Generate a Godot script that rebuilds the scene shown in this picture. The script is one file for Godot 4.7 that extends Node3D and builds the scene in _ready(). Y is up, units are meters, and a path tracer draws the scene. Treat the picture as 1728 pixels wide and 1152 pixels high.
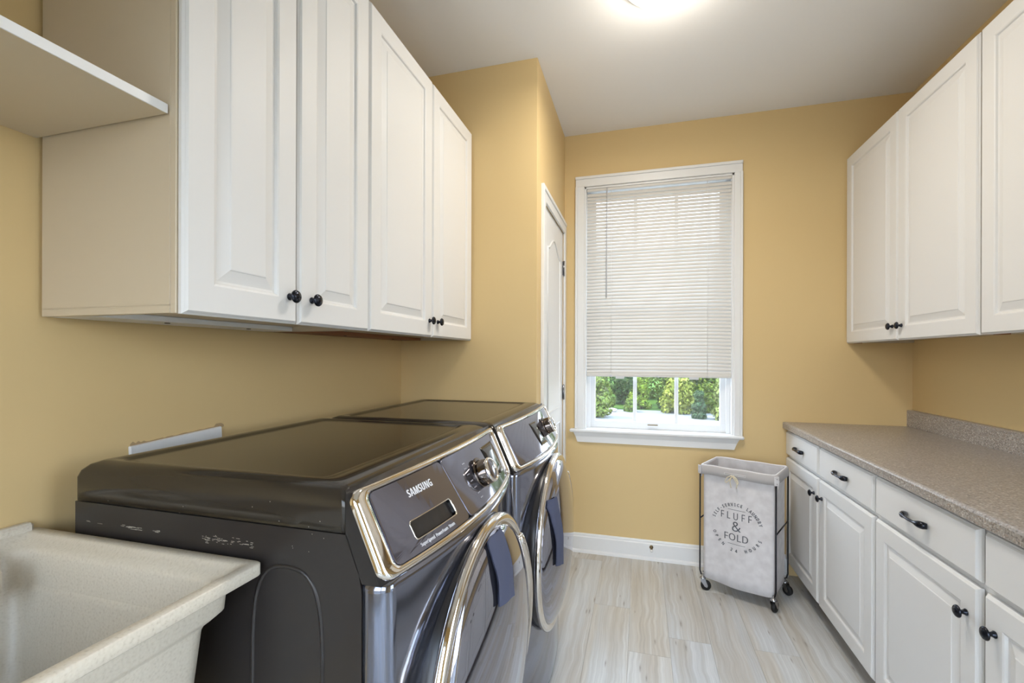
extends Node3D
# A laundry room: washer and dryer in an alcove on the left, cabinets on both sides, a window ahead.

const XL := -1.248      # left wall
const XS := -0.4965     # closet side wall (with the door)
const XR := 1.4656      # right wall
const ZB := -3.062      # back wall (with the window)
const ZC := -2.212      # closet front wall
const ZF := 1.05        # wall behind the camera
const YC := 2.7855      # ceiling

const LAMP := Color(1.0, 0.97, 0.925)

var M := {}
var taken := {}
var rng := RandomNumberGenerator.new()

# ---------------------------------------------------------------- materials
func mat(key: String, c: Color, rough := 0.5, metal := 0.0, spec := 0.5) -> StandardMaterial3D:
	var m := StandardMaterial3D.new()
	m.resource_name = key
	m.albedo_color = c
	m.roughness = rough
	m.metallic = metal
	m.metallic_specular = spec
	M[key] = m
	return m

func noise_tex(freq: float, octaves: int, ramp: Array, size := 512, seed_ := 1, kind := FastNoiseLite.TYPE_SIMPLEX_SMOOTH) -> NoiseTexture2D:
	var n := FastNoiseLite.new()
	n.noise_type = kind
	n.frequency = freq
	n.fractal_octaves = octaves
	n.seed = seed_
	var t := NoiseTexture2D.new()
	t.width = size
	t.height = size
	t.seamless = true
	t.noise = n
	var g := Gradient.new()
	var offs := PackedFloat32Array()
	var cols := PackedColorArray()
	for r in ramp:
		offs.append(r[0])
		cols.append(r[1])
	g.offsets = offs
	g.colors = cols
	t.color_ramp = g
	return t

func wood_image() -> ImageTexture:
	# pale oak print of the vinyl planks: u runs along the plank
	var w := 1024
	var h := 512
	var im := Image.create(w, h, false, Image.FORMAT_RGB8)
	var fine := FastNoiseLite.new()
	fine.seed = 3
	fine.frequency = 0.02
	fine.fractal_octaves = 4
	var broad := FastNoiseLite.new()
	broad.seed = 8
	broad.frequency = 0.006
	broad.fractal_octaves = 3
	var knots := []
	var r := RandomNumberGenerator.new()
	r.seed = 77
	for i in 26:
		knots.append(Vector3(r.randf() * w, r.randf() * h, r.randf_range(2.0, 6.5)))
	for y in h:
		for x in w:
			var a := TAU * float(x) / w
			var cx := cos(a) * 163.0
			var sx := sin(a) * 163.0
			var warp := broad.get_noise_3d(cx * 1.2, sx * 1.2, y * 0.5) * 14.0
			var g := fine.get_noise_3d(cx * 0.13, sx * 0.13, (y + warp) * 2.4)
			var g2 := fine.get_noise_3d(cx * 0.05 + 400.0, sx * 0.05, (y + warp * 0.6) * 9.0)
			var b := broad.get_noise_3d(cx * 0.2 + 90.0, sx * 0.2, y * 1.6 + 300.0)
			var v := 0.80 + 0.085 * g + 0.05 * g2 + 0.075 * b
			var tone := clampf(0.5 + 1.1 * b + 0.5 * g, 0.0, 1.0)
			var c := Color(0.75, 0.755, 0.755).lerp(Color(0.775, 0.75, 0.71), 1.0 - tone) * v * 1.28
			im.set_pixel(x, y, c)
	for k in knots:
		for dy in range(-16, 17):
			for dx in range(-44, 45):
				var px := posmod(int(k.x) + dx, w)
				var py := posmod(int(k.y) + dy, h)
				var d: float = Vector2(dx / 5.0, dy / 1.3).length() / k.z
				var f := clampf(1.0 - d, 0.0, 1.0)
				f = f * f * (0.6 + 0.4 * fine.get_noise_2d(dx * 3.0, dy * 9.0))
				if f > 0.0:
					im.set_pixel(px, py, im.get_pixel(px, py).lerp(Color(0.36, 0.30, 0.25), clampf(f * 0.9, 0.0, 0.8)))
	return ImageTexture.create_from_image(im)

func speckle_image() -> ImageTexture:
	# granite print of the laminate
	var s := 512
	var im := Image.create(s, s, false, Image.FORMAT_RGB8)
	im.fill(Color(0.60, 0.585, 0.57))
	var r := RandomNumberGenerator.new()
	r.seed = 5
	var tones := [Color(0.76, 0.75, 0.74), Color(0.46, 0.43, 0.41), Color(0.66, 0.625, 0.59), Color(0.53, 0.50, 0.48), Color(0.83, 0.82, 0.81), Color(0.38, 0.355, 0.345), Color(0.62, 0.55, 0.50)]
	for i in 26000:
		var c: Color = tones[r.randi() % tones.size()]
		var x := r.randi() % s
		var y := r.randi() % s
		var w := r.randi_range(1, 5)
		var h := r.randi_range(1, 4)
		for dy in h:
			for dx in w:
				var px := (x + dx + (dy % 2)) % s
				var py := (y + dy) % s
				im.set_pixel(px, py, im.get_pixel(px, py).lerp(c, 0.75))
	return ImageTexture.create_from_image(im)

func make_materials() -> void:
	mat("wall_paint", Color(0.845, 0.74, 0.54), 0.62, 0.0, 0.4)
	mat("ceiling_paint", Color(0.925, 0.92, 0.91), 0.85, 0.0, 0.3)
	mat("trim_white", Color(0.90, 0.90, 0.895), 0.32)
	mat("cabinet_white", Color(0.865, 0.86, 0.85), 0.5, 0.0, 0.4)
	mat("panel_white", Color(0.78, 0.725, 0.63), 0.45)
	mat("raw_wood", Color(0.56, 0.37, 0.24), 0.7)
	mat("drywall", Color(0.66, 0.56, 0.42), 0.9)
	mat("toe_brown", Color(0.30, 0.225, 0.17), 0.6)
	mat("bronze", Color(0.19, 0.20, 0.23), 0.22, 0.9)
	mat("hole_black", Color(0.03, 0.03, 0.03), 0.8)
	var lam := mat("laminate", Color(1.0, 0.99, 0.98), 0.28)
	lam.albedo_texture = speckle_image()
	lam.uv1_triplanar = true
	lam.uv1_world_triplanar = true
	lam.uv1_scale = Vector3.ONE * 1.8
	var grain := wood_image()
	var tints := [Color(0.985, 0.98, 0.97), Color(0.97, 0.97, 0.97), Color(1.0, 0.99, 0.97), Color(0.955, 0.955, 0.955), Color(0.99, 0.975, 0.95)]
	for i in tints.size():
		var f := mat("plank_%d" % i, tints[i], 0.34)
		f.albedo_texture = grain
	mat("subfloor", Color(0.25, 0.22, 0.19), 0.9)
	# machines
	mat("machine_side", Color(0.17, 0.155, 0.15), 0.30, 0.1)
	mat("machine_top", Color(0.20, 0.18, 0.155), 0.13, 0.15)
	mat("machine_front", Color(0.50, 0.51, 0.56), 0.09, 0.92)
	mat("machine_console", Color(0.15, 0.14, 0.14), 0.3, 0.1)
	mat("fascia", Color(0.47, 0.47, 0.52), 0.07, 0.85)
	mat("door_glass", Color(0.62, 0.62, 0.66), 0.04, 0.95)
	mat("chrome", Color(0.88, 0.86, 0.83), 0.06, 1.0)
	mat("dark_chrome", Color(0.40, 0.37, 0.35), 0.08, 1.0)
	mat("black_gloss", Color(0.03, 0.03, 0.035), 0.08)
	mat("print_white", Color(0.86, 0.86, 0.87), 0.5)
	mat("print_grey", Color(0.55, 0.55, 0.57), 0.5)
	mat("scuff", Color(0.70, 0.68, 0.63), 0.9)
	mat("slate_cloth", Color(0.27, 0.29, 0.38), 0.85)
	# sink
	var sink := mat("sink_plastic", Color(1, 1, 1), 0.38)
	sink.albedo_texture = noise_tex(0.16, 2, [[0.0, Color(0.70, 0.66, 0.59)], [0.3, Color(0.81, 0.775, 0.71)], [1.0, Color(0.85, 0.82, 0.76)]], 512, 21)
	sink.uv1_triplanar = true
	sink.uv1_world_triplanar = true
	sink.uv1_scale = Vector3.ONE * 2.0
	# hamper
	var cloth := mat("canvas", Color(1, 1, 1), 0.9, 0.0, 0.2)
	cloth.albedo_texture = noise_tex(0.02, 3, [[0.0, Color(0.80, 0.78, 0.775)], [1.0, Color(0.87, 0.855, 0.85)]], 256, 31)
	cloth.uv1_triplanar = true
	cloth.uv1_scale = Vector3.ONE * 3.0
	cloth.backlight_enabled = true
	cloth.backlight = Color(0.25, 0.24, 0.24)
	mat("canvas_band", Color(0.70, 0.68, 0.67), 0.9, 0.0, 0.2)
	mat("piping", Color(0.90, 0.89, 0.88), 0.8)
	mat("cord", Color(0.85, 0.80, 0.69), 0.9)
	mat("ink", Color(0.36, 0.36, 0.38), 0.9)
	mat("black_metal", Color(0.10, 0.10, 0.12), 0.35, 0.4)
	mat("rubber", Color(0.05, 0.05, 0.055), 0.6)
	# window
	var blind := mat("blind_slat", Color(0.84, 0.825, 0.80), 0.45)
	blind.backlight_enabled = true
	blind.backlight = Color(0.14, 0.137, 0.134)
	mat("vinyl", Color(0.91, 0.915, 0.92), 0.3)
	mat("clear_plastic", Color(0.80, 0.80, 0.81), 0.2)
	var glass := mat("pane_glass", Color(0.96, 0.98, 0.98, 0.04), 0.0, 0.0, 0.22)
	glass.transparency = BaseMaterial3D.TRANSPARENCY_ALPHA
	mat("nickel", Color(0.62, 0.62, 0.63), 0.25, 1.0)
	mat("brass", Color(0.50, 0.44, 0.34), 0.35, 0.9)
	# outside
	mat("pavement", Color(0.43, 0.43, 0.42), 0.9)
	mat("grass", Color(0.26, 0.36, 0.14), 0.9, 0.0, 0.1)
	mat("bark", Color(0.30, 0.24, 0.19), 0.9)
	var leaf := mat("leaf", Color(1, 1, 1), 0.7, 0.0, 0.15)
	leaf.vertex_color_use_as_albedo = true
	leaf.backlight_enabled = true
	leaf.backlight = Color(0.35, 0.4, 0.2)
	mat("stone", Color(0.62, 0.60, 0.58), 0.9)
	var glow := mat("lamp_glow", Color(0.95, 0.93, 0.88), 0.3)
	glow.emission_enabled = true
	glow.emission = LAMP
	glow.emission_energy_multiplier = 2.2

# ---------------------------------------------------------------- nodes
func numbered(n: String) -> String:
	if not taken.has(n):
		taken[n] = 0
		return n
	taken[n] += 1
	return "%s_%03d" % [n, taken[n]]

func tag(o: Node, label: String, category: String, group := "") -> void:
	o.set_meta("label", label)
	o.set_meta("category", category)
	if group:
		o.set_meta("group", group)

func thing(called: String, label: String, category: String, at := Vector3.ZERO, turn := 0.0, group := "") -> Node3D:
	var o := Node3D.new()
	o.name = numbered(called)
	add_child(o)
	o.position = at
	o.rotation.y = turn
	tag(o, label, category, group)
	return o

func part(called: String, m: Mesh, material: String, parent: Node, at := Vector3.ZERO, rot := Vector3.ZERO) -> MeshInstance3D:
	var o := MeshInstance3D.new()
	o.name = called
	o.mesh = m
	o.material_override = M[material]
	parent.add_child(o, true)
	o.position = at
	o.rotation = rot
	return o

func struct(called: String, m: Mesh, material: String, label: String, at := Vector3.ZERO) -> MeshInstance3D:
	var o := part(called, m, material, self, at)
	o.set_meta("kind", "structure")
	o.set_meta("label", label)
	return o

# ---------------------------------------------------------------- shapes
func new_st(smooth := false) -> SurfaceTool:
	var st := SurfaceTool.new()
	st.begin(Mesh.PRIMITIVE_TRIANGLES)
	st.set_smooth_group(0 if smooth else -1)
	return st

func done(st: SurfaceTool) -> ArrayMesh:
	st.generate_normals()
	return st.commit()

func tri(st: SurfaceTool, a: Vector3, b: Vector3, c: Vector3) -> void:  # counter-clockwise from outside
	st.add_vertex(a)
	st.add_vertex(c)
	st.add_vertex(b)

func q(st: SurfaceTool, a: Vector3, b: Vector3, c: Vector3, d: Vector3) -> void:
	tri(st, a, b, c)
	tri(st, a, c, d)

func qo(st: SurfaceTool, a: Vector3, b: Vector3, c: Vector3, d: Vector3, out: Vector3) -> void:
	if (b - a).cross(c - a).dot(out) >= 0.0:
		q(st, a, b, c, d)
	else:
		q(st, a, d, c, b)

func add_box(st: SurfaceTool, lo: Vector3, hi: Vector3, bevel := 0.002) -> void:
	var mid := (lo + hi) * 0.5
	var h := (hi - lo).abs() * 0.5
	var b := minf(bevel, minf(h.x, minf(h.y, h.z)) * 0.6)
	for axis in 3:
		for s in [-1.0, 1.0]:
			var u := (axis + 1) % 3
			var v := (axis + 2) % 3
			var p := []
			for c in [[-1, -1], [1, -1], [1, 1], [-1, 1]]:
				var t := Vector3.ZERO
				t[axis] = s * h[axis]
				t[u] = c[0] * (h[u] - b)
				t[v] = c[1] * (h[v] - b)
				p.append(mid + t)
			var n := Vector3.ZERO
			n[axis] = s
			qo(st, p[0], p[1], p[2], p[3], n)
			if b <= 0.0:
				continue
			for s2 in [-1.0, 1.0]:  # the bevel between this face and the next axis' face
				var e := []
				for c in [[0, -1], [0, 1], [1, 1], [1, -1]]:
					var t := Vector3.ZERO
					t[axis] = s * (h[axis] - (b if c[0] else 0.0))
					t[u] = s2 * (h[u] - (0.0 if c[0] else b))
					t[v] = c[1] * (h[v] - b)
					e.append(mid + t)
				n[u] = s2
				qo(st, e[0], e[1], e[2], e[3], n)
				n[u] = 0.0
	if b > 0.0:
		for sx in [-1.0, 1.0]:
			for sy in [-1.0, 1.0]:
				for sz in [-1.0, 1.0]:
					var k := Vector3(sx, sy, sz)
					var p0 := mid + k * (h - Vector3(0, b, b))
					var p1 := mid + k * (h - Vector3(b, 0, b))
					var p2 := mid + k * (h - Vector3(b, b, 0))
					if (p1 - p0).cross(p2 - p0).dot(k) >= 0.0:
						tri(st, p0, p1, p2)
					else:
						tri(st, p0, p2, p1)

func box(lo: Vector3, hi: Vector3, bevel := 0.002) -> ArrayMesh:
	var st := new_st()
	add_box(st, lo, hi, bevel)
	return done(st)

func boxes(list: Array, bevel := 0.0) -> ArrayMesh:
	var st := new_st()
	for b in list:
		add_box(st, b[0], b[1], bevel)
	return done(st)

func add_loft(st: SurfaceTool, rings: Array, closed := true, cap_a := false, cap_b := false, flip := false) -> void:
	for i in rings.size() - 1:
		var a: PackedVector3Array = rings[i]
		var b: PackedVector3Array = rings[i + 1]
		var n := a.size()
		for j in (n if closed else n - 1):
			var k := (j + 1) % n
			if flip:
				q(st, a[j], b[j], b[k], a[k])
			else:
				q(st, a[j], a[k], b[k], b[j])
	for c in [[cap_a, 0, true], [cap_b, rings.size() - 1, false]]:
		if c[0]:
			var r: PackedVector3Array = rings[c[1]]
			var mid := Vector3.ZERO
			for p in r:
				mid += p
			mid /= r.size()
			for j in r.size():
				var k := (j + 1) % r.size()
				if bool(c[2]) != flip:
					tri(st, mid, r[k], r[j])
				else:
					tri(st, mid, r[j], r[k])

func loft(rings: Array, smooth := true, closed := true, cap_a := false, cap_b := false, flip := false) -> ArrayMesh:
	var st := new_st(smooth)
	add_loft(st, rings, closed, cap_a, cap_b, flip)
	return done(st)

func rect_loft(w: float, h: float, profile: Array) -> ArrayMesh:
	# a door or drawer front: [inset, height] loops from the back edge to the middle, facing +z
	var rings := []
	for p in profile:
		var x: float = w * 0.5 - p[0]
		var y: float = h * 0.5 - p[0]
		rings.append(PackedVector3Array([Vector3(-x, -y, p[1]), Vector3(x, -y, p[1]), Vector3(x, y, p[1]), Vector3(-x, y, p[1])]))
	return loft(rings, false, true, true, true)

func lathe(profile: Array, seg := 32, smooth := true) -> ArrayMesh:
	var rings := []
	for p in profile:
		var ring := PackedVector3Array()
		for j in seg:
			var a := TAU * j / seg
			ring.append(Vector3(p[0] * sin(a), p[1], p[0] * cos(a)))
		rings.append(ring)
	return loft(rings, smooth, true, profile[0][0] > 0.0001, profile[-1][0] > 0.0001)

func tube_rings(path: Array, radius, seg := 8) -> Array:
	var rings := []
	var up := Vector3.UP
	for i in path.size():
		var t: Vector3 = (path[mini(i + 1, path.size() - 1)] - path[maxi(i - 1, 0)]).normalized()
		if i == 0:
			up = Vector3.UP if absf(t.y) < 0.9 else Vector3.RIGHT
		var side := t.cross(up).normalized()
		up = side.cross(t).normalized()
		var r: float = radius[i] if radius is Array else radius
		var ring := PackedVector3Array()
		for j in seg:
			var a := TAU * j / seg
			ring.append(path[i] + (side * cos(a) + up * sin(a)) * r)
		rings.append(ring)
	return rings

func tube(path: Array, radius, seg := 8) -> ArrayMesh:
	return loft(tube_rings(path, radius, seg), true, true, true, true)

func prism(poly: PackedVector2Array, z0: float, z1: float) -> ArrayMesh:
	# polygon in x,y drawn along z
	var st := new_st()
	var n := poly.size()
	var area := 0.0
	for i in n:
		area += poly[i].cross(poly[(i + 1) % n])
	var pts := poly.duplicate()
	if area < 0.0:
		pts.reverse()
	for i in n:
		var a := pts[i]
		var b := pts[(i + 1) % n]
		q(st, Vector3(a.x, a.y, z1), Vector3(a.x, a.y, z0), Vector3(b.x, b.y, z0), Vector3(b.x, b.y, z1))
	var t := Geometry2D.triangulate_polygon(pts)
	for i in range(0, t.size(), 3):
		var a := pts[t[i]]
		var b := pts[t[i + 1]]
		var c := pts[t[i + 2]]
		if (b - a).cross(c - a) < 0.0:
			var k := b
			b = c
			c = k
		tri(st, Vector3(a.x, a.y, z1), Vector3(b.x, b.y, z1), Vector3(c.x, c.y, z1))
		tri(st, Vector3(a.x, a.y, z0), Vector3(c.x, c.y, z0), Vector3(b.x, b.y, z0))
	return done(st)

func rrect(hx: float, hy: float, r: float, nc := 6, ne := 6) -> PackedVector2Array:
	# counter-clockwise rounded rectangle, the same number of points whatever its size
	var out := PackedVector2Array()
	var cs := [Vector2(hx - r, -hy + r), Vector2(hx - r, hy - r), Vector2(-hx + r, hy - r), Vector2(-hx + r, -hy + r)]
	for k in 4:
		var c: Vector2 = cs[k]
		for i in nc + 1:
			var a := -PI / 2 + k * PI / 2 + PI / 2 * i / nc
			out.append(c + Vector2(cos(a), sin(a)) * r)
		var from: Vector2 = out[-1]
		var c2: Vector2 = cs[(k + 1) % 4]
		var a2 := k * PI / 2
		var to := c2 + Vector2(cos(a2), sin(a2)) * r
		for i in range(1, ne):
			out.append(from.lerp(to, float(i) / ne))
	return out

func text_mesh(words: String, height: float, bold: bool, where: Callable, spacing := 0.0) -> ArrayMesh:
	# lettering of cap height `height`; where(x, y, d) sends each vertex to its surface, x from the middle of the words
	var font := SystemFont.new()
	font.font_names = PackedStringArray(["Droid Sans"])
	font.font_weight = 700 if bold else 400
	var st := new_st()
	var tm := TextMesh.new()
	tm.font = font
	tm.font_size = 64
	tm.pixel_size = height / 46.0
	tm.depth = 0.0006
	tm.curve_step = 2.0
	tm.horizontal_alignment = HORIZONTAL_ALIGNMENT_CENTER
	tm.vertical_alignment = VERTICAL_ALIGNMENT_CENTER
	tm.text = words
	var arr := tm.get_mesh_arrays()
	var v: PackedVector3Array = arr[Mesh.ARRAY_VERTEX]
	var idx: PackedInt32Array = arr[Mesh.ARRAY_INDEX]
	for i in idx:
		st.add_vertex(where.call(v[i].x, v[i].y, v[i].z + 0.0003))
	return done(st)

func text_append(st: SurfaceTool, words: String, height: float, bold: bool, where: Callable) -> void:
	st.append_from(text_mesh(words, height, bold, where), 0, Transform3D.IDENTITY)

# ---------------------------------------------------------------- the scene
func _ready() -> void:
	rng.seed = 11
	# camera
	var cam := Camera3D.new()
	cam.name = "camera"
	var f := 768.716
	cam.projection = Camera3D.PROJECTION_FRUSTUM
	cam.keep_aspect = Camera3D.KEEP_HEIGHT
	cam.near = 0.05
	cam.far = 300.0
	cam.size = 1152.0 / f * cam.near
	cam.frustum_offset = Vector2(0, 25.25 / f * cam.near)
	cam.position = Vector3(0, 1.2997, 0)
	cam.rotation_degrees = Vector3(0, 15.7548, 0.157)
	add_child(cam)
	cam.current = true
	# sky, sun
	var env := Environment.new()
	env.background_mode = Environment.BG_SKY
	var sky := Sky.new()
	var sm := ProceduralSkyMaterial.new()
	sm.sky_top_color = Color(0.74, 0.84, 0.95)
	sm.sky_horizon_color = Color(0.95, 0.97, 0.99)
	sm.sky_curve = 0.2
	sm.ground_bottom_color = Color(0.55, 0.57, 0.50)
	sm.ground_horizon_color = Color(0.80, 0.83, 0.82)
	sm.sky_energy_multiplier = 2.6
	sm.ground_energy_multiplier = 1.0
	sky.sky_material = sm
	env.sky = sky
	env.tonemap_mode = Environment.TONE_MAPPER_LINEAR
	env.tonemap_exposure = 1.09
	env.sdfgi_enabled = true
	env.ssao_enabled = true
	env.ssil_enabled = true
	var we := WorldEnvironment.new()
	we.name = "environment"
	we.environment = env
	add_child(we)
	var sun := DirectionalLight3D.new()
	sun.name = "sun"
	sun.light_color = Color(1.0, 0.96, 0.88)
	sun.light_energy = 2.2
	sun.light_angular_distance = 0.6
	sun.shadow_enabled = true
	add_child(sun)
	sun.look_at_from_position(Vector3.ZERO, Vector3(0.62, -0.8, -0.02), Vector3.UP)

	make_materials()
	build_room()
	build_floor()
	build_window()
	build_rear_window()
	build_patio_door()
	build_blind()
	build_closet_door()
	build_upper_cabinets()
	build_shelf()
	build_base_cabinets()
	build_machines()
	build_sink()
	build_hamper()
	build_small()
	build_lamp()
	build_outside()

func build_room() -> void:
	var t := 0.15
	# window opening in the back wall
	var wx0 := -0.362
	var wx1 := 0.552
	var wy0 := 0.80
	var wy1 := 2.43
	struct("wall_back", boxes([
		[Vector3(XS - 0.9, 0, ZB - t), Vector3(wx0, YC, ZB)], [Vector3(wx1, 0, ZB - t), Vector3(XR + t, YC, ZB)],
		[Vector3(wx0, 0, ZB - t), Vector3(wx1, wy0, ZB)], [Vector3(wx0, wy1, ZB - t), Vector3(wx1, YC, ZB)]]), "wall_paint", "golden tan painted wall around the window")
	struct("wall_right", boxes([
		[Vector3(XR, 0, ZB), Vector3(XR + t, YC, -0.76)], [Vector3(XR, 0, 0.10), Vector3(XR + t, YC, ZF)], [Vector3(XR, 2.1, -0.76), Vector3(XR + t, YC, 0.10)]]), "wall_paint", "tan painted wall behind the countertop and right wall cabinets")
	struct("wall_left", box(Vector3(XL - t, 0, ZB - t), Vector3(XL, YC, ZF), 0), "wall_paint", "tan painted wall behind the washer, dryer and sink")
	var rx0 := -0.75
	var rx1 := 0.95
	var ry0 := 0.06
	var ry1 := 2.12
	struct("wall_rear", boxes([
		[Vector3(XL - t, 0, ZF), Vector3(rx0, YC, ZF + t)], [Vector3(rx1, 0, ZF), Vector3(XR + t, YC, ZF + t)],
		[Vector3(rx0, 0, ZF), Vector3(rx1, ry0, ZF + t)], [Vector3(rx0, ry1, ZF), Vector3(rx1, YC, ZF + t)]]), "wall_paint", "tan painted wall closing the room opposite the window")
	struct("wall_alcove", box(Vector3(XL, 0, ZC - 0.1), Vector3(XS, YC, ZC), 0.001), "wall_paint", "golden tan wall end beside the dryer and left cabinets")
	struct("wall_closet", boxes([
		[Vector3(XS - 0.1, 0, ZC - 0.165), Vector3(XS, YC, ZC - 0.1)],
		[Vector3(XS - 0.1, 2.125, ZB), Vector3(XS, YC, ZC - 0.165)],
		[Vector3(XS - 0.1, 0, ZB), Vector3(XS, 2.125, ZB + 0.045)]]), "wall_paint", "narrow tan wall around the white closet door")
	struct("ceiling", box(Vector3(XL - t, YC, ZB - t), Vector3(XR + t, YC + 0.2, ZF + t), 0), "ceiling_paint", "flat white painted ceiling")
	# baseboard: profile in (z, y), drawn along x
	var prof := PackedVector2Array([Vector2(0, 0), Vector2(0, 0.123), Vector2(0.006, 0.123), Vector2(0.009, 0.115), Vector2(0.009, 0.106), Vector2(0.014, 0.100), Vector2(0.014, 0.02), Vector2(0.026, 0.012), Vector2(0.028, 0)])
	var o := struct("baseboard_back", prism(prof, -0.845, 0.477), "trim_white", "white moulded baseboard with shoe strip under the window")
	o.rotation.y = -PI / 2   # x' -> z, z' -> -x
	o.position = Vector3(0, 0, ZB)

func build_floor() -> void:
	var fl := struct("floor", box(Vector3(XL - 0.15, -0.2, ZB - 0.15), Vector3(XR + 0.15, -0.007, ZF + 0.15), 0), "subfloor", "pale grey oak vinyl plank floor")
	var w := 0.18
	var len := 1.22
	var ends := {-1: -2.43, 1: -2.23, 0: -3.30, 2: -2.72, -2: -2.95}
	for i in range(-7, 9):
		var x0 := -0.05 + i * w
		var x1 := minf(x0 + w, XR)
		x0 = maxf(x0, XL)
		if x1 - x0 < 0.01:
			continue
		var z := ZB - len + 0.01
		var start: float = ends[i] if ends.has(i) else ZB - rng.randf() * len
		z = start
		while z > ZB:
			z -= len
		while z < ZF:
			var a := maxf(z, ZB)
			var b := minf(z + len, ZF)
			if b - a > 0.02:
				plank(fl, x0, x1, a, b)
			z += len

func plank(fl: Node, x0: float, x1: float, z0: float, z1: float) -> void:
	var st := new_st()
	var g := 0.0002
	var bv := 0.0004
	var u0 := rng.randf()
	var v0 := rng.randf()
	var uv := func(p: Vector3) -> Vector2: return Vector2(u0 + (p.z - z0) / 1.9, v0 + (p.x - x0) / 0.62)
	var top := [Vector3(x0 + g + bv, 0, z0 + g + bv), Vector3(x1 - g - bv, 0, z0 + g + bv), Vector3(x1 - g - bv, 0, z1 - g - bv), Vector3(x0 + g + bv, 0, z1 - g - bv)]
	var low := [Vector3(x0 + g, -0.0007, z0 + g), Vector3(x1 - g, -0.0007, z0 + g), Vector3(x1 - g, -0.0007, z1 - g), Vector3(x0 + g, -0.0007, z1 - g)]
	var put := func(list: Array) -> void:
		for k in [0, 2, 1, 0, 3, 2]:
			st.set_uv(uv.call(list[k]))
			st.add_vertex(list[k])
	put.call([top[3], top[2], top[1], top[0]])
	for i in 4:
		var j := (i + 1) % 4
		put.call([low[j], low[i], top[i], top[j]])
		var d := Vector3(0, -0.0058, 0)
		put.call([low[j] + d, low[i] + d, low[i], low[j]])
	part("plank", done(st), "plank_%d" % rng.randi_range(0, 4), fl)

func build_window() -> void:
	var x0 := -0.362
	var x1 := 0.552
	var y0 := 0.82
	var y1 := 2.43
	var w := Node3D.new()
	w.name = "window_1"
	w.set_meta("kind", "structure")
	w.set_meta("label", "white double-hung window with muntins, casing and sill")
	add_child(w)
	# casing with a stepped face
	var cw := 0.06
	var cas := func(a: Vector3, b: Vector3) -> Array: return [a, b]
	part("casing", boxes([cas.call(Vector3(x0 - cw + 0.015, y0, ZB), Vector3(x0, y1 + 0.001, ZB + 0.014)), cas.call(Vector3(x0 - cw, y0, ZB), Vector3(x0 - cw + 0.016, y1 + 0.001, ZB + 0.021))], 0.002), "trim_white", w)
	part("casing", boxes([cas.call(Vector3(x1, y0, ZB), Vector3(x1 + cw - 0.027, y1 + 0.001, ZB + 0.014)), cas.call(Vector3(x1 + cw - 0.028, y0, ZB), Vector3(x1 + cw - 0.014, y1 + 0.001, ZB + 0.021))], 0.002), "trim_white", w)
	part("casing", boxes([cas.call(Vector3(x0 - cw + 0.001, y1, ZB), Vector3(x1 + cw - 0.015, y1 + 0.051, ZB + 0.014)), cas.call(Vector3(x0 - cw, y1 + 0.05, ZB), Vector3(x1 + cw - 0.014, y1 + 0.068, ZB + 0.021))], 0.002), "trim_white", w)
	# stool and apron
	part("stool", box(Vector3(-0.455, y0 - 0.022, ZB - 0.13), Vector3(0.605, y0, ZB + 0.038), 0.007), "trim_white", w)
	var ap := new_st()
	var top := PackedVector3Array([Vector3(-0.43, y0 - 0.022, ZB), Vector3(0.58, y0 - 0.022, ZB), Vector3(0.58, y0 - 0.022, ZB + 0.026), Vector3(-0.43, y0 - 0.022, ZB + 0.026)])
	var bot := PackedVector3Array([Vector3(-0.405, y0 - 0.088, ZB), Vector3(0.553, y0 - 0.088, ZB), Vector3(0.553, y0 - 0.088, ZB + 0.012), Vector3(-0.405, y0 - 0.088, ZB + 0.012)])
	var midr := PackedVector3Array([Vector3(-0.418, y0 - 0.05, ZB), Vector3(0.567, y0 - 0.05, ZB), Vector3(0.567, y0 - 0.05, ZB + 0.016), Vector3(-0.418, y0 - 0.05, ZB + 0.016)])
	add_loft(ap, [top, midr, bot], true, true, true)
	part("apron", done(ap), "trim_white", w)
	# jambs
	part("jamb", box(Vector3(x0 - 0.002, y0, ZB - 0.15), Vector3(x0 + 0.012, y1, ZB), 0.001), "trim_white", w)
	part("jamb", box(Vector3(x1 - 0.012, y0, ZB - 0.15), Vector3(x1 + 0.002, y1, ZB), 0.001), "trim_white", w)
	part("head_jamb", box(Vector3(x0, y1 - 0.012, ZB - 0.15), Vector3(x1, y1 + 0.002, ZB), 0.001), "trim_white", w)
	for s in [[x0 + 0.012, x0 + 0.036], [x1 - 0.036, x1 - 0.012]]:
		part("sash_track", boxes([[Vector3(s[0], y0, ZB - 0.062), Vector3(s[1], y1, ZB - 0.052)], [Vector3(s[0], y0, ZB - 0.14), Vector3(s[1] - 0.006, y1, ZB - 0.13)], [Vector3(s[0], y0, ZB - 0.13), Vector3(s[0] + 0.012, y1, ZB - 0.062)]], 0.001), "vinyl", w)
	sash(w, x0 + 0.03, x1 - 0.03, y0, 1.64, ZB - 0.092)
	sash(w, x0 + 0.03, x1 - 0.03, 1.61, y1 - 0.012, ZB - 0.124)
	# finger lift on the bottom rail
	part("sash_lift", box(Vector3(0.045, y0 + 0.030, ZB - 0.064), Vector3(0.11, y0 + 0.037, ZB - 0.052), 0.002), "brass", w)

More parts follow.
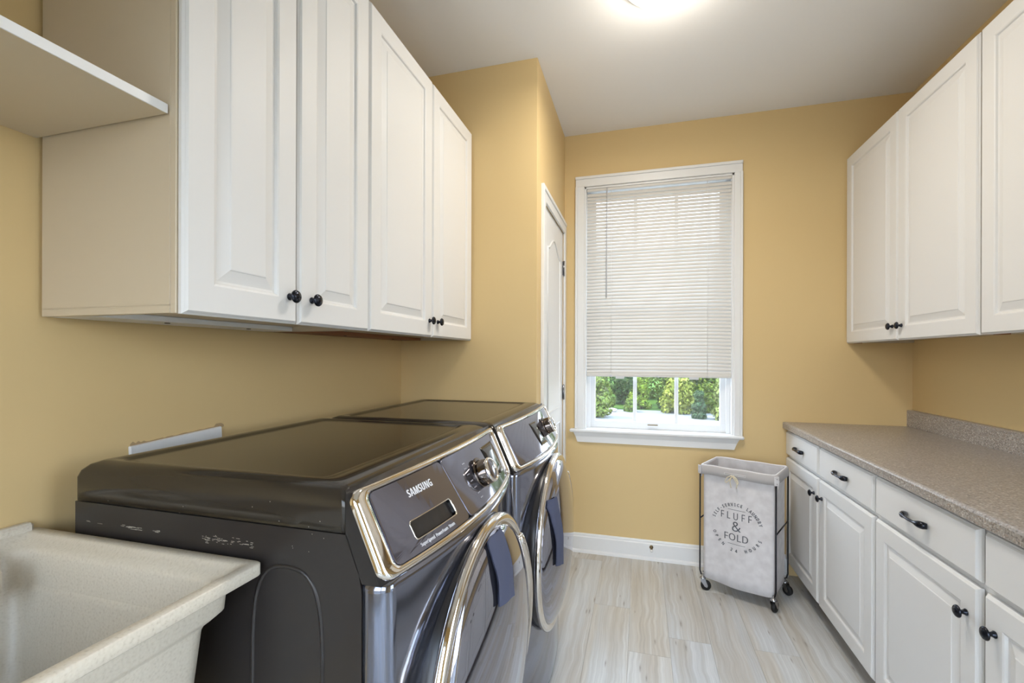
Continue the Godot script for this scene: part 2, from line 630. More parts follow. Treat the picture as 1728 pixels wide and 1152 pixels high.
func sash(w: Node, x0: float, x1: float, y0: float, y1: float, z: float) -> void:
	var st := 0.036
	var gx0 := x0 + st
	var gx1 := x1 - st
	var gy0 := y0 + 0.047
	var gy1 := y1 - 0.04
	var s := MeshInstance3D.new()
	s.name = "sash"
	s.mesh = boxes([[Vector3(x0, y0, z - 0.014), Vector3(gx0, y1, z + 0.014)], [Vector3(gx1, y0, z - 0.014), Vector3(x1, y1, z + 0.014)], [Vector3(gx0, y0, z - 0.014), Vector3(gx1, gy0, z + 0.014)], [Vector3(gx0, gy1, z - 0.014), Vector3(gx1, y1, z + 0.014)]], 0.002)
	s.material_override = M["vinyl"]
	w.add_child(s, true)
	part("pane", box(Vector3(gx0, gy0, z - 0.002), Vector3(gx1, gy1, z + 0.002), 0), "pane_glass", s)
	for k in [1, 2]:
		var x: float = gx0 + (gx1 - gx0) * k / 3.0
		part("muntin", box(Vector3(x - 0.012, gy0, z - 0.005), Vector3(x + 0.012, gy1, z + 0.007), 0.003), "vinyl", s)
	var ym := (gy0 + gy1) * 0.5
	part("muntin", box(Vector3(gx0, ym - 0.009, z - 0.0045), Vector3(gx1, ym + 0.009, z + 0.0065), 0.003), "vinyl", s)

func build_rear_window() -> void:
	# the window behind the camera, whose daylight fills the room
	var w := Node3D.new()
	w.name = "window_2"
	w.set_meta("kind", "structure")
	w.set_meta("label", "tall white glazed opening in the wall opposite the blind")
	add_child(w)
	var x0 := -0.75
	var x1 := 0.95
	var y0 := 0.06
	var y1 := 2.12
	part("casing", boxes([[Vector3(x0 - 0.06, y0 - 0.06, ZF - 0.016), Vector3(x0, y1 + 0.06, ZF)], [Vector3(x1, y0 - 0.06, ZF - 0.016), Vector3(x1 + 0.06, y1 + 0.06, ZF)], [Vector3(x0, y1, ZF - 0.016), Vector3(x1, y1 + 0.06, ZF)], [Vector3(x0, y0 - 0.06, ZF - 0.016), Vector3(x1, y0, ZF)]], 0.002), "trim_white", w)
	var xm := (x0 + x1) * 0.5
	for s in [[x0, xm], [xm, x1]]:
		var fr := part("sash", boxes([[Vector3(s[0], y0, ZF + 0.08), Vector3(s[0] + 0.04, y1, ZF + 0.11)], [Vector3(s[1] - 0.04, y0, ZF + 0.08), Vector3(s[1], y1, ZF + 0.11)], [Vector3(s[0], y0, ZF + 0.08), Vector3(s[1], y0 + 0.04, ZF + 0.11)], [Vector3(s[0], y1 - 0.04, ZF + 0.08), Vector3(s[1], y1, ZF + 0.11)]], 0.002), "vinyl", w)
		part("pane", box(Vector3(s[0] + 0.04, y0 + 0.04, ZF + 0.093), Vector3(s[1] - 0.04, y1 - 0.04, ZF + 0.097), 0), "pane_glass", fr)

func build_patio_door() -> void:
	# the glazed sliding door behind the camera on the right, whose daylight reaches the left wall
	var d := Node3D.new()
	d.name = "door_2"
	d.set_meta("kind", "structure")
	d.set_meta("label", "white glazed sliding door in the right wall past the cabinets")
	add_child(d)
	var z0 := -0.76
	var z1 := 0.10
	var zm := (z0 + z1) * 0.5
	part("casing", boxes([[Vector3(XR - 0.016, 0, z0 - 0.06), Vector3(XR, 2.16, z0)], [Vector3(XR - 0.016, 0, z1), Vector3(XR, 2.16, z1 + 0.06)], [Vector3(XR - 0.016, 2.1, z0), Vector3(XR, 2.16, z1)]], 0.002), "trim_white", d)
	for s in [[z0, zm, 0.05], [zm, z1, 0.09]]:
		var x: float = XR + s[2]
		var fr := part("leaf_frame", boxes([[Vector3(x, 0, s[0]), Vector3(x + 0.035, 2.1, s[0] + 0.05)], [Vector3(x, 0, s[1] - 0.05), Vector3(x + 0.035, 2.1, s[1])], [Vector3(x, 0, s[0]), Vector3(x + 0.035, 0.08, s[1])], [Vector3(x, 2.05, s[0]), Vector3(x + 0.035, 2.1, s[1])]], 0.002), "vinyl", d)
		part("pane", box(Vector3(x + 0.015, 0.08, s[0] + 0.05), Vector3(x + 0.02, 2.05, s[1] - 0.05), 0), "pane_glass", fr)

func build_blind() -> void:
	var x0 := -0.348
	var x1 := 0.540
	var zc := ZB - 0.022
	var top := 2.428
	var bottom := 1.172
	var b := thing("venetian_blind", "white slatted mini blind lowered most of the way over the window", "blind", Vector3(0.096, bottom, zc))
	var off := -b.position
	part("headrail", box(Vector3(x0, top - 0.026, zc - 0.013), Vector3(x1, top, zc + 0.013), 0.002), "blind_slat", b, off)
	# one slat, room edge low, crowned
	var pitch := 0.0222
	var half := 0.0125
	var tilt := deg_to_rad(71.0)
	var ring_at := func(x: float) -> PackedVector3Array:
		var up := PackedVector3Array()
		var lowr := []
		for i in 5:
			var t := -1.0 + i * 0.5
			var crown := 0.0022 * (1.0 - t * t)
			var p := Vector2(t * half, crown)            # t=+1 is the room edge before tilting
			var r := p.rotated(-tilt)
			var r2 := (p - Vector2(0, 0.0004)).rotated(-tilt)
			up.append(Vector3(x, r.y, r.x))
			lowr.push_front(Vector3(x, r2.y, r2.x))
		for p in lowr:
			up.append(p)
		return up
	var slat := loft([ring_at.call(x0), ring_at.call(x1)], true, true, false, false)
	var y := bottom + 0.0305
	while y < top - 0.034:
		part("slat", slat, "blind_slat", b, off + Vector3(0, y, zc))
		y += pitch
	part("bottom_rail", box(Vector3(x0, bottom - 0.004, zc - 0.010), Vector3(x1, bottom + 0.0185, zc + 0.010), 0.004), "blind_slat", b, off)
	for x in [-0.188, 0.402]:
		for s in [-1.0, 1.0]:
			part("ladder_cord", tube([Vector3(x, bottom, zc + s * 0.0125), Vector3(x, top - 0.02, zc + s * 0.0125)], 0.0009, 5), "piping", b, off)
	for x in [-0.188, 0.105, 0.402]:
		part("cord_button", box(Vector3(x - 0.008, bottom - 0.003, zc + 0.011), Vector3(x + 0.008, bottom + 0.008, zc + 0.0145), 0.001), "clear_plastic", b, off)
	for x in [-0.13, 0.325]:
		part("hold_down_tab", box(Vector3(x - 0.028, bottom - 0.016, zc - 0.004), Vector3(x + 0.028, bottom + 0.001, zc + 0.0135), 0.002), "clear_plastic", b, off)
	part("tilt_wand", tube([Vector3(-0.216, top - 0.014, zc + 0.018), Vector3(-0.216, 2.2, zc + 0.024), Vector3(-0.218, 1.69, zc + 0.024)], 0.0035, 6), "clear_plastic", b, off)

func build_closet_door() -> void:
	var z1 := ZC - 0.165   # near side of the opening
	var z0 := ZB + 0.045
	var yt := 2.125
	var d := Node3D.new()
	d.name = "door_1"
	d.set_meta("kind", "structure")
	d.set_meta("label", "white closet door with arched panel moulding beside the window")
	add_child(d)
	# casing
	var c0 := XS
	part("casing", boxes([[Vector3(c0, 0, z1 - 0.004), Vector3(c0 + 0.012, yt + 0.048, z1 + 0.051)], [Vector3(c0, 0, z1 + 0.05), Vector3(c0 + 0.018, yt + 0.07, z1 + 0.074)]], 0.002), "trim_white", d)
	part("casing", boxes([[Vector3(c0, yt - 0.004, ZB + 0.001), Vector3(c0 + 0.0118, yt + 0.049, z1 + 0.050)], [Vector3(c0, yt + 0.048, ZB + 0.001), Vector3(c0 + 0.0178, yt + 0.0698, z1 + 0.0738)]], 0.002), "trim_white", d)
	part("casing", box(Vector3(c0, 0, ZB + 0.001), Vector3(c0 + 0.014, yt + 0.07, z0 + 0.004), 0.002), "trim_white", d)
	# slab, facing +x, in local door coordinates: x along -z world
	var w := z1 - z0 - 0.006
	var slab := part("door_slab", box(Vector3(XS - 0.04, 0.012, z0 + 0.003), Vector3(XS - 0.004, yt - 0.003, z1 - 0.003), 0.002), "trim_white", d)
	var zc := (z0 + z1) * 0.5
	for p in [[0.98, 1.99, true], [0.22, 0.88, false]]:
		var path := []
		var hw := w * 0.5 - 0.12
		path.append(Vector3(XS - 0.004, p[0], zc + hw))
		path.append(Vector3(XS - 0.004, p[1] - (0.09 if p[2] else 0.0), zc + hw))
		if p[2]:
			for i in 11:
				var t := -1.0 + 0.2 * i
				path.append(Vector3(XS - 0.004, p[1] - 0.08 * (1.0 - cos(t * PI)) * 0.5, zc - t * hw))
		path.append(Vector3(XS - 0.004, p[1] - (0.09 if p[2] else 0.0), zc - hw))
		path.append(Vector3(XS - 0.004, p[0], zc - hw))
		path.append(Vector3(XS - 0.004, p[0], zc + hw))
		part("panel_moulding", tube(path, 0.007, 6), "trim_white", slab)
	for y in [0.26, 1.065, 1.885]:
		var h := part("hinge", tube([Vector3(XS + 0.004, y - 0.05, z0 + 0.004), Vector3(XS + 0.004, y + 0.05, z0 + 0.004)], 0.006, 8), "nickel", d)
		part("hinge_leaf", box(Vector3(XS - 0.003, y - 0.045, z0 + 0.004), Vector3(XS - 0.001, y + 0.045, z0 + 0.02), 0.0005), "nickel", h)

# ---------------------------------------------------------------- cabinets
const DOOR := [[0.0035, -0.019], [0.0, -0.016], [0.0, -0.009], [0.0035, -0.0055], [0.0045, -0.0035], [0.0075, 0.0], [0.062, 0.0], [0.0665, -0.002], [0.0695, -0.0075], [0.075, -0.0085], [0.079, -0.0075], [0.100, -0.0015], [0.1015, 0.0], [0.104, 0.0005]]
const DRAWER := [[0.0035, -0.019], [0.0, -0.016], [0.0, -0.009], [0.0035, -0.0055], [0.0045, -0.0035], [0.0075, 0.0]]
var knob_mesh: ArrayMesh
var pull_mesh: ArrayMesh

func knob(door: Node, x: float, y: float) -> void:
	if knob_mesh == null:
		knob_mesh = lathe([[0.0085, 0.0], [0.009, 0.002], [0.0062, 0.006], [0.0052, 0.011], [0.0062, 0.0145], [0.012, 0.0165], [0.0158, 0.0185], [0.0163, 0.0205], [0.0145, 0.0235], [0.0115, 0.0255], [0.0105, 0.0252], [0.0095, 0.0262], [0.005, 0.0278], [0.0, 0.0282]], 28)
	part("knob", knob_mesh, "bronze", door, Vector3(x, y, 0), Vector3(PI / 2, 0, 0))

func pull(front: Node, x: float, y: float) -> void:
	if pull_mesh == null:
		var path := []
		var rad := []
		for i in 25:
			var t := -1.0 + i / 12.0
			var a := absf(t)
			path.append(Vector3(0.058 * t, -0.001, 0.004 + 0.020 * pow(cos(a * PI * 0.5), 0.55) if a < 0.999 else 0.003))
			rad.append(lerpf(0.0048, 0.0112, smoothstep(0.35, 0.8, a)) * (1.0 if a < 0.93 else 0.75))
		pull_mesh = tube(path, rad, 12)
	part("pull", pull_mesh, "bronze", front, Vector3(x, y, 0))

func front(called: String, parent: Node3D, profile: Array, face: float, side: float, za: float, zb: float, y0: float, y1: float) -> MeshInstance3D:
	# a door or drawer front on the plane x = face, facing side (+1: +x, -1: -x)
	var w := absf(za - zb)
	var o := part(called, rect_loft(w, y1 - y0, profile), "cabinet_white", parent, Vector3(face, (y0 + y1) * 0.5, (za + zb) * 0.5) - parent.position, Vector3(0, side * PI / 2, 0))
	return o

func build_upper_cabinets() -> void:
	var yb := 1.380
	var yt := 2.4465
	# left: [near z, far z, split, label, wood rail]
	var face := -0.8378
	var units := [[-0.665, -1.284, -0.968, "white raised-panel wall cabinet nearest the shelf, above the sink end of the washer", false], [-1.284, -2.205, -1.7445, "white raised-panel wall cabinet above the dryer, against the alcove wall", true]]
	for u in units:
		var c := thing("wall_cabinet", u[3], "cabinet", Vector3(-1.04, yb, (u[0] + u[1]) * 0.5), 0.0, "wall cabinets on the left")
		var off := -c.position
		var zn: float = u[0]
		var zf: float = u[1]
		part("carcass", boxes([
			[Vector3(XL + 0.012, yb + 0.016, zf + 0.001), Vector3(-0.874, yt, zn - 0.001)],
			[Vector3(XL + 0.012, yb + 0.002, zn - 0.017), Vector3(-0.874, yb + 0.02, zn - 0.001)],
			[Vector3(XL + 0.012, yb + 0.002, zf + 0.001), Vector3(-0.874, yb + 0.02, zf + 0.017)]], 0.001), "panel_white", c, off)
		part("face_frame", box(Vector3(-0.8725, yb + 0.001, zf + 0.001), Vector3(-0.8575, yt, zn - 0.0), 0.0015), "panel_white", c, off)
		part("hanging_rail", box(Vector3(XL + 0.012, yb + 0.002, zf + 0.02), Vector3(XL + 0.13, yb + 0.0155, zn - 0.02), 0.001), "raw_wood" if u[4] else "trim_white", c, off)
		for k in 2:
			var z := lerpf(zn, zf, 0.33 + 0.4 * k)
			part("screw_hole", lathe([[0.006, 0.0], [0.006, 0.003], [0.0, 0.003]], 10), "hole_black", c, off + Vector3(XL + 0.1, yb + 0.0005, z))
		var d1 := front("door", c, DOOR, face, 1.0, zn - 0.002, u[2] + 0.003, yb, yt)
		var d2 := front("door", c, DOOR, face, 1.0, u[2] - 0.003, zf + 0.003, yb, yt)
		var w1 := absf(zn - 0.002 - u[2] - 0.003)
		var w2 := absf(u[2] - 0.003 - zf - 0.003)
		knob(d1, w1 * 0.5 - 0.028, -(yt - yb) * 0.5 + 0.066)
		knob(d2, -w2 * 0.5 + 0.045, -(yt - yb) * 0.5 + 0.066)
	# right
	var rface := 1.142
	var runits := [[-1.985, ZB + 0.003, -2.512, "white raised-panel wall cabinet in the back right corner beside the window wall"], [-0.906, -1.981, -1.443, "white raised-panel wall cabinet over the counter, cut off by the photo's right edge"]]
	for u in runits:
		var c := thing("wall_cabinet", u[3], "cabinet", Vector3(1.30, yb, (u[0] + u[1]) * 0.5), 0.0, "wall cabinets on the right")
		var off := -c.position
		var zn: float = u[0]
		var zf: float = u[1]
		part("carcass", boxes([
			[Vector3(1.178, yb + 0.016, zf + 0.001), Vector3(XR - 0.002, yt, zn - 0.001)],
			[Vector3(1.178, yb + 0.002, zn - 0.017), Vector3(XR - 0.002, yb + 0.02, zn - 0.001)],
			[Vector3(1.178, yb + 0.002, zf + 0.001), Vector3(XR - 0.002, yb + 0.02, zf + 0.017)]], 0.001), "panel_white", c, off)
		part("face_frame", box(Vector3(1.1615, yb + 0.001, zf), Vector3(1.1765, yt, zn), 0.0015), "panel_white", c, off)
		part("end_cleat", box(Vector3(1.18, yb - 0.0005, zf + 0.001), Vector3(1.21, yb + 0.0165, zf + 0.035), 0.001), "raw_wood", c, off)
		var d1 := front("door", c, DOOR, rface, -1.0, u[2] - 0.003, zf + 0.004, yb, yt)
		var d2 := front("door", c, DOOR, rface, -1.0, zn - 0.006, u[2] + 0.003, yb, yt)
		var w1 := absf(u[2] - 0.003 - zf - 0.004)
		var w2 := absf(zn - 0.006 - u[2] - 0.003)
		knob(d1, w1 * 0.5 - 0.035, -(yt - yb) * 0.5 + 0.066)
		knob(d2, -w2 * 0.5 + 0.035, -(yt - yb) * 0.5 + 0.066)

func build_shelf() -> void:
	var s := thing("wall_shelf", "white wall shelf fixed to the end of the left wall cabinet", "shelf", Vector3(-1.06, 1.765, -0.2))
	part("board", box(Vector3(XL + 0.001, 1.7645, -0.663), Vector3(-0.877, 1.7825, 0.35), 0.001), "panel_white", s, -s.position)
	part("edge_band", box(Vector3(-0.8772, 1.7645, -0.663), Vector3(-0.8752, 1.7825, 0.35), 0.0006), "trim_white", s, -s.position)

func build_base_cabinets() -> void:
	var face := 0.8335
	var units := [[-1.986, ZB + 0.003, -2.540, "white two-door base cabinet in the back right corner behind the hamper"], [-0.91, -1.986, -1.4395, "white two-door base cabinet nearest the viewer under the counter"]]
	for u in units:
		var zn: float = u[0]
		var zf: float = u[1]
		var c := thing("base_cabinet", u[3], "cabinet", Vector3(1.15, 0, (zn + zf) * 0.5), 0.0, "base cabinets under the counter")
		var off := -c.position
		part("carcass", box(Vector3(0.871, 0.092, zf + 0.0005), Vector3(XR - 0.002, 0.8755, zn - 0.0005), 0.001), "panel_white", c, off)
		part("face_frame", box(Vector3(0.8535, 0.092, zf + 0.0005), Vector3(0.8705, 0.8755, zn - 0.0005), 0.001), "cabinet_white", c, off)
		part("toe_kick", box(Vector3(0.925, 0.0005, zf + 0.001), Vector3(0.94, 0.0915, zn - 0.001), 0.001), "toe_brown", c, off)
		var far := [u[2] - 0.011, zf + 0.006]
		var near := [zn - 0.014, u[2] + 0.011]
		var i := 0
		for s in [far, near]:
			var w: float = absf(s[0] - s[1])
			var dr := front("drawer", c, DRAWER, face, -1.0, s[0], s[1], 0.724, 0.862)
			pull(dr, 0.0, 0.0)
			var d := front("door", c, DOOR, face, -1.0, s[0], s[1], 0.095, 0.708)
			knob(d, (w * 0.5 - 0.040) * (1.0 if i == 0 else -1.0), 0.3065 - 0.083)
			i += 1
	# worktop with rolled front edge and backsplash
	var ct := thing("countertop", "grey speckled laminate countertop with backsplash along the right wall", "countertop", Vector3(1.14, 0.876, -1.98))
	var prof := PackedVector2Array([Vector2(XR - 0.002, 0.876), Vector2(0.822, 0.876), Vector2(0.8185, 0.879), Vector2(0.8185, 0.904), Vector2(0.8195, 0.909), Vector2(0.823, 0.9125), Vector2(0.829, 0.914), Vector2(XR - 0.002, 0.914)])
	part("worktop", prism(prof, ZB + 0.002, -0.9), "laminate", ct, -ct.position)
	var bs := PackedVector2Array([Vector2(XR - 0.001, 0.9142), Vector2(1.438, 0.9142), Vector2(1.438, 1.0), Vector2(1.440, 1.004), Vector2(1.445, 1.006), Vector2(XR - 0.001, 1.006)])
	part("backsplash", prism(bs, ZB + 0.002, -0.9), "laminate", ct, -ct.position)

# ---------------------------------------------------------------- washer and dryer
const CL := 0.16205   # length of the sloping console face
func bulge(z: float) -> float:
	return 0.046 * (1.0 - pow(z / 0.38, 2.0))

func console(z: float, s: float, h: float) -> Vector3:
	# a point on the sloping control face: z along the width, s down the slope, h off the surface
	var p := Vector2(-0.078, 1.066) + Vector2(0.066, -0.148) / CL * s + Vector2(0.148, 0.066) / CL * h
	return Vector3(p.x + bulge(z) * (0.35 + 0.65 * s / CL), p.y, z)

func console_loop(zc: float, hz: float, sc: float, hs: float, r: float, h: float, ne := 10) -> PackedVector3Array:
	var out := PackedVector3Array()
	for p in rrect(hz, hs, r, 6, ne):
		out.append(console(zc - p.x, sc - p.y, h))
	return out

func build_machines() -> void:
	var washer := thing("washing_machine", "dark grey front-loading washer with chrome control panel, nearest the sink", "washer", Vector3(-0.402, 0, -1.05))
	machine(washer, true)
	var dryer := thing("tumble_dryer", "dark grey front-loading dryer at the far end beside the closet door", "dryer", Vector3(-0.384, 0, -1.817))
	machine(dryer, false)
	# [machine, label, z, top, length, width, slant]
	for d in [[washer.position, "slate grey cloth strip hanging down over the washer door", 0.020, 0.305, 0.135, 0.095, 0.035], [dryer.position, "slate blue cloth strip hanging down over the dryer door", 0.20, 0.215, 0.235, 0.07, 0.0]]:
		var at: Vector3 = d[0]
		var s := thing("cloth_strip", d[1], "cloth strip", at + Vector3(0.06, 0.573, d[2]), 0.0, "cloth strips on the machine doors")
		var st := new_st(true)
		for side in [0.0, 0.003]:
			var rings := []
			for i in 13:
				var t := i / 12.0
				var ring := PackedVector3Array()
				for j in 7:
					var k := j / 6.0 - 0.5
					var y: float = d[3] - d[4] * t - 0.02 * k * t
					var z: float = -k * d[5] + d[6] * t + 0.003 * sin(t * 6.0)
					var x: float = dome(Vector2(y, z + float(d[2])).length()) - 0.05 + 0.006 + side + 0.0015 * sin(t * 9.0 + k * 7.0)
					ring.append(Vector3(x, y, z))
				rings.append(ring)
			add_loft(st, rings, false, false, false, side > 0.0)
		part("strip", done(st), "slate_cloth", s)

func dome(r: float) -> float:
	# how far the door stands out at distance r from its centre
	return 0.050 + 0.058 * pow(maxf(0.0, 1.0 - pow(r / 0.306, 2.0)), 0.62)

func machine(m: Node3D, is_washer: bool) -> void:
	var hw := 0.379
	# cabinet side walls and back
	part("cabinet", prism(PackedVector2Array([Vector2(-0.738, 0.03), Vector2(-0.05, 0.03), Vector2(-0.05, 0.90), Vector2(-0.0556, 0.932), Vector2(-0.080, 0.9945), Vector2(-0.738, 0.9945)]), -hw, hw), "machine_side", m)
	for p in [Vector2(-0.68, 0.32), Vector2(-0.68, -0.32), Vector2(-0.12, 0.32), Vector2(-0.12, -0.32)]:
		part("foot", lathe([[0.025, 0.0], [0.025, 0.012], [0.015, 0.014], [0.015, 0.03]], 14), "rubber", m, Vector3(p.x, 0, p.y))
	# stamped oval on the side wall
	var oval := []
	for i in 49:
		var a := TAU * i / 48.0
		var v := Vector2(cos(a), sin(a))
		oval.append(Vector3(-0.202 + 0.075 * signf(v.x) * pow(absf(v.x), 0.75), 0.70 + 0.225 * signf(v.y) * pow(absf(v.y), 0.45), hw - 0.001))
	part("side_emboss", tube(oval, 0.0042, 6), "machine_side", m)
	if is_washer:
		# pale scuffs and specks where the sink rubs the side
		var sc := new_st()
		var r := RandomNumberGenerator.new()
		r.seed = 12
		var flecks := []
		for i in 46:
			flecks.append([r.randf_range(-0.40, -0.28), 0.9555 + r.randfn() * 0.0035, r.randf_range(0.002, 0.010), r.randf_range(0.0004, 0.0009)])
		for i in 16:
			flecks.append([r.randf_range(-0.72, -0.50), 0.9555 + r.randfn() * 0.0015, r.randf_range(0.004, 0.02), r.randf_range(0.0004, 0.0008)])
		for i in 14:
			flecks.append([r.randf_range(-0.70, -0.12), r.randf_range(0.95, 1.04), 0.0012, 0.0012])
		for f in flecks:
			q(sc, Vector3(f[0], f[1], hw + 0.0004), Vector3(f[0] + f[2], f[1] - 0.0004, hw + 0.0004), Vector3(f[0] + f[2], f[1] + f[3], hw + 0.0004), Vector3(f[0], f[1] + f[3], hw + 0.0004))
		part("scuff_marks", done(sc), "scuff", m).set_meta("kind", "stuff")
	# lid
	var rings := []
	var xc := -0.4105
	var hx := 0.3305
	var spec := [[0.0, 0.997, 0.012, 0, 0], [0.0, 1.045, 0.012, 0, 0], [0.004, 1.058, 0.013, 0, 0], [0.014, 1.069, 0.014, 0, 0], [0.028, 1.075, 0.016, 0, 0], [0.036, 1.0757, 0.024, 0.012, 0], [0.042, 1.0755, 0.022, 0.03, 0.02], [0.048, 1.0715, 0.02, 0.03, 0.02], [0.06, 1.0712, 0.018, 0.03, 0.02], [0.2, 1.0716, 0.015, 0.0, 0.0]]
	for s in spec:
		var ring := PackedVector3Array()
		for p in rrect(hx - s[0] - s[3] * 0.5 - s[4] * 0.5, hw - s[0], s[2], 6, 4):
			ring.append(Vector3(xc + p.x - s[3] * 0.5 + s[4] * 0.5, s[1], -p.y))
		rings.append(ring)
	part("lid", loft(rings, true, true, true, true), "machine_top", m)
	# console body behind the control face
	var body := []
	for i in 21:
		var z := hw - 2.0 * hw * i / 20.0
		var ring := PackedVector3Array()
		for v in [Vector2(-0.082, 1.071), Vector2(-0.082, 0.9955), Vector2(-0.0575, 0.9335), Vector2(-0.049, 0.9145)]:
			ring.append(Vector3(v.x, v.y, z))
		ring.append(console(z, CL + 0.002, -0.004))
		ring.append(console(z, CL * 0.5, -0.004))
		ring.append(console(z, 0.001, -0.003))
		body.append(ring)
	part("console", loft(body, false, true, true, true), "machine_console", m)
	# chrome surround
	var fr := []
	for k in [[0.379, CL * 0.5, 0.022, -0.003], [0.379, CL * 0.5, 0.022, 0.004], [0.3765, CL * 0.5 - 0.002, 0.021, 0.0085], [0.370, CL * 0.5 - 0.005, 0.020, 0.0108], [0.357, CL * 0.5 - 0.009, 0.018, 0.0104], [0.347, CL * 0.5 - 0.012, 0.016, 0.0075], [0.340, CL * 0.5 - 0.0135, 0.015, 0.003], [0.340, CL * 0.5 - 0.0135, 0.015, -0.003]]:
		fr.append(console_loop(0.0, k[0], CL * 0.5, k[1], k[2], k[3], 14))
	part("chrome_surround", loft(fr, true), "chrome", m)
	# glossy control face, with the dispenser drawer on the washer
	var hs := CL * 0.5 - 0.0135
	if is_washer:
		var dz := 0.206
		var hz := 0.133
		var dr := []
		for k in [[1.0, -0.001], [1.0, 0.004], [0.99, 0.0052]]:
			dr.append(console_loop(dz, hz * k[0], CL * 0.5, hs * k[0], 0.013, k[1]))
		# towards the grip opening
		var slot := [0.193, 0.078, 0.1085, 0.0165, 0.007]
		for t in [0.35, 0.7]:
			var a := console_loop(dz, hz * 0.99, CL * 0.5, hs * 0.99, 0.013, 0.0052)
			var b := console_loop(slot[0], slot[1] + 0.003, slot[2], slot[3] + 0.003, slot[4], 0.0052)
			var ring := PackedVector3Array()
			for i in a.size():
				ring.append(a[i].lerp(b[i], t))
			dr.append(ring)
		dr.append(console_loop(slot[0], slot[1] + 0.002, slot[2], slot[3] + 0.002, slot[4], 0.0052))
		var drawer := part("dispenser_drawer", loft(dr, false), "fascia", m)
		var rim := []
		for k in [[0.002, 0.0045], [0.0017, 0.0062], [0.0, 0.0060], [0.0, 0.003]]:
			rim.append(console_loop(slot[0], slot[1] + k[0], slot[2], slot[3] + k[0], slot[4], k[1]))
		part("grip_rim", loft(rim, true), "chrome", drawer)
		var well := []
		for k in [[0.0, 0.004], [0.001, -0.012], [0.004, -0.016]]:
			well.append(console_loop(slot[0], slot[1] - k[0], slot[2], slot[3] - k[0], slot[4] - k[0], k[1]))
		part("grip_recess", loft(well, false, true, false, true), "black_gloss", drawer)
		part("brand_lettering", text_mesh("SAMSUNG", 0.0145, true, func(x, y, d): return console(0.193 - x * 0.98, 0.045 - y, 0.0053 + d)), "print_white", drawer)
		part("feature_lettering", text_mesh("SuperSpeed  PowerFoam  Steam", 0.0062, false, func(x, y, d): return console(0.205 - x, 0.1375 - y, 0.0053 + d)), "print_white", drawer)
		var fa := []
		for k in [[1.0, -0.001], [1.0, 0.004], [0.996, 0.0052], [0.985, 0.0053], [0.97, 0.0053], [0.66, 0.0053], [0.33, 0.0053], [0.02, 0.0053]]:
			fa.append(console_loop(-0.134, 0.205 * k[0], CL * 0.5, hs * k[0], 0.013 * k[0], k[1]))
		var face := part("control_face", loft(fa, true, true, false, true), "fascia", m)
		dial(m, -0.095, 0.088)
		for i in 7:
			var a := -0.9 + i * 0.3
			var z := -0.095 + 0.062 + 0.010 * cos(a)
			var s := 0.088 + 0.055 * sin(a)
			part("programme_mark", mark(z, s, 0.016, 0.0022), "print_grey", face)
		part("display", plate(-0.245, 0.062, CL * 0.5, 0.046, 0.0062), "black_gloss", face)
	else:
		var fa := []
		for k in [[1.0, -0.001], [1.0, 0.004], [0.996, 0.0052], [0.985, 0.0053], [0.97, 0.0053], [0.66, 0.0053], [0.33, 0.0053], [0.02, 0.0053]]:
			fa.append(console_loop(0.0, 0.339 * k[0], CL * 0.5, hs * k[0], 0.013 * k[0], k[1]))
		var face := part("control_face", loft(fa, true, true, false, true), "fascia", m)
		dial(m, -0.13, 0.080)
		part("display", plate(0.03, 0.05, CL * 0.5, 0.046, 0.0062), "black_gloss", face)
	# front sheet, bowed outwards with rounded upright edges
	var sheet := []
	for y in [0.03, 0.04, 0.25, 0.5, 0.75, 0.90, 0.9135]:
		var ring := PackedVector3Array()
		var path := []
		for i in 7:
			var a := PI / 2 * (1.0 - i / 6.0)
			path.append(Vector2(-0.006 + bulge(0.352) - 0.040 * (1.0 - cos(a)), 0.352 + 0.026 * sin(a)))
		for i in range(1, 24):
			var z := 0.352 - 0.704 * i / 24.0
			path.append(Vector2(-0.006 + bulge(z), z))
		for i in 7:
			var a := PI / 2 * (i / 6.0)
			path.append(Vector2(-0.006 + bulge(0.352) - 0.040 * (1.0 - cos(a)), -0.352 - 0.026 * sin(a)))
		var grow: float = 0.006 * (1.0 - y)
		for p in path:
			ring.append(Vector3(p.x + grow, y, p.y))
		ring.append(Vector3(-0.048, y, -0.378))
		ring.append(Vector3(-0.048, y, 0.378))
		sheet.append(ring)
	part("front_sheet", loft(sheet, true, true, true, true, true), "machine_front", m)
	# door
	var door := Node3D.new()
	door.name = "door"
	m.add_child(door)
	door.position = Vector3(0.010, 0.573, 0)
	var turn := Vector3(0, 0, -PI / 2)
	part("door_frame", lathe([[0.318, -0.02], [0.322, 0.028], [0.318, 0.034], [0.29, 0.036]], 64), "machine_console", door, Vector3.ZERO, turn)
	var ringp := []
	for i in 17:
		var a := TAU * i / 16.0
		ringp.append([0.3185 + 0.0150 * cos(-a), 0.042 + 0.013 * sin(-a)])
	part("chrome_ring", lathe(ringp, 72), "chrome", door, Vector3.ZERO, turn)
	var gp := []
	for i in 17:
		var r := 0.306 * (1.0 - pow(i / 16.0, 1.4))
		gp.append([maxf(r, 0.0), dome(r)])
	gp.push_front([0.308, 0.045])
	part("door_glass", lathe(gp, 72), "door_glass", door, Vector3.ZERO, turn)
	# grip on the far rim
	var gpath := []
	var grad := []
	for i in 13:
		var a := deg_to_rad(-40.0 + 80.0 * i / 12.0)
		gpath.append(Vector3(0.052, sin(a) * 0.315, -cos(a) * 0.315))
		grad.append(0.020 * sin(PI * (0.12 + 0.76 * i / 12.0)) + 0.004)
	part("door_grip", tube(gpath, grad, 12), "chrome", door)

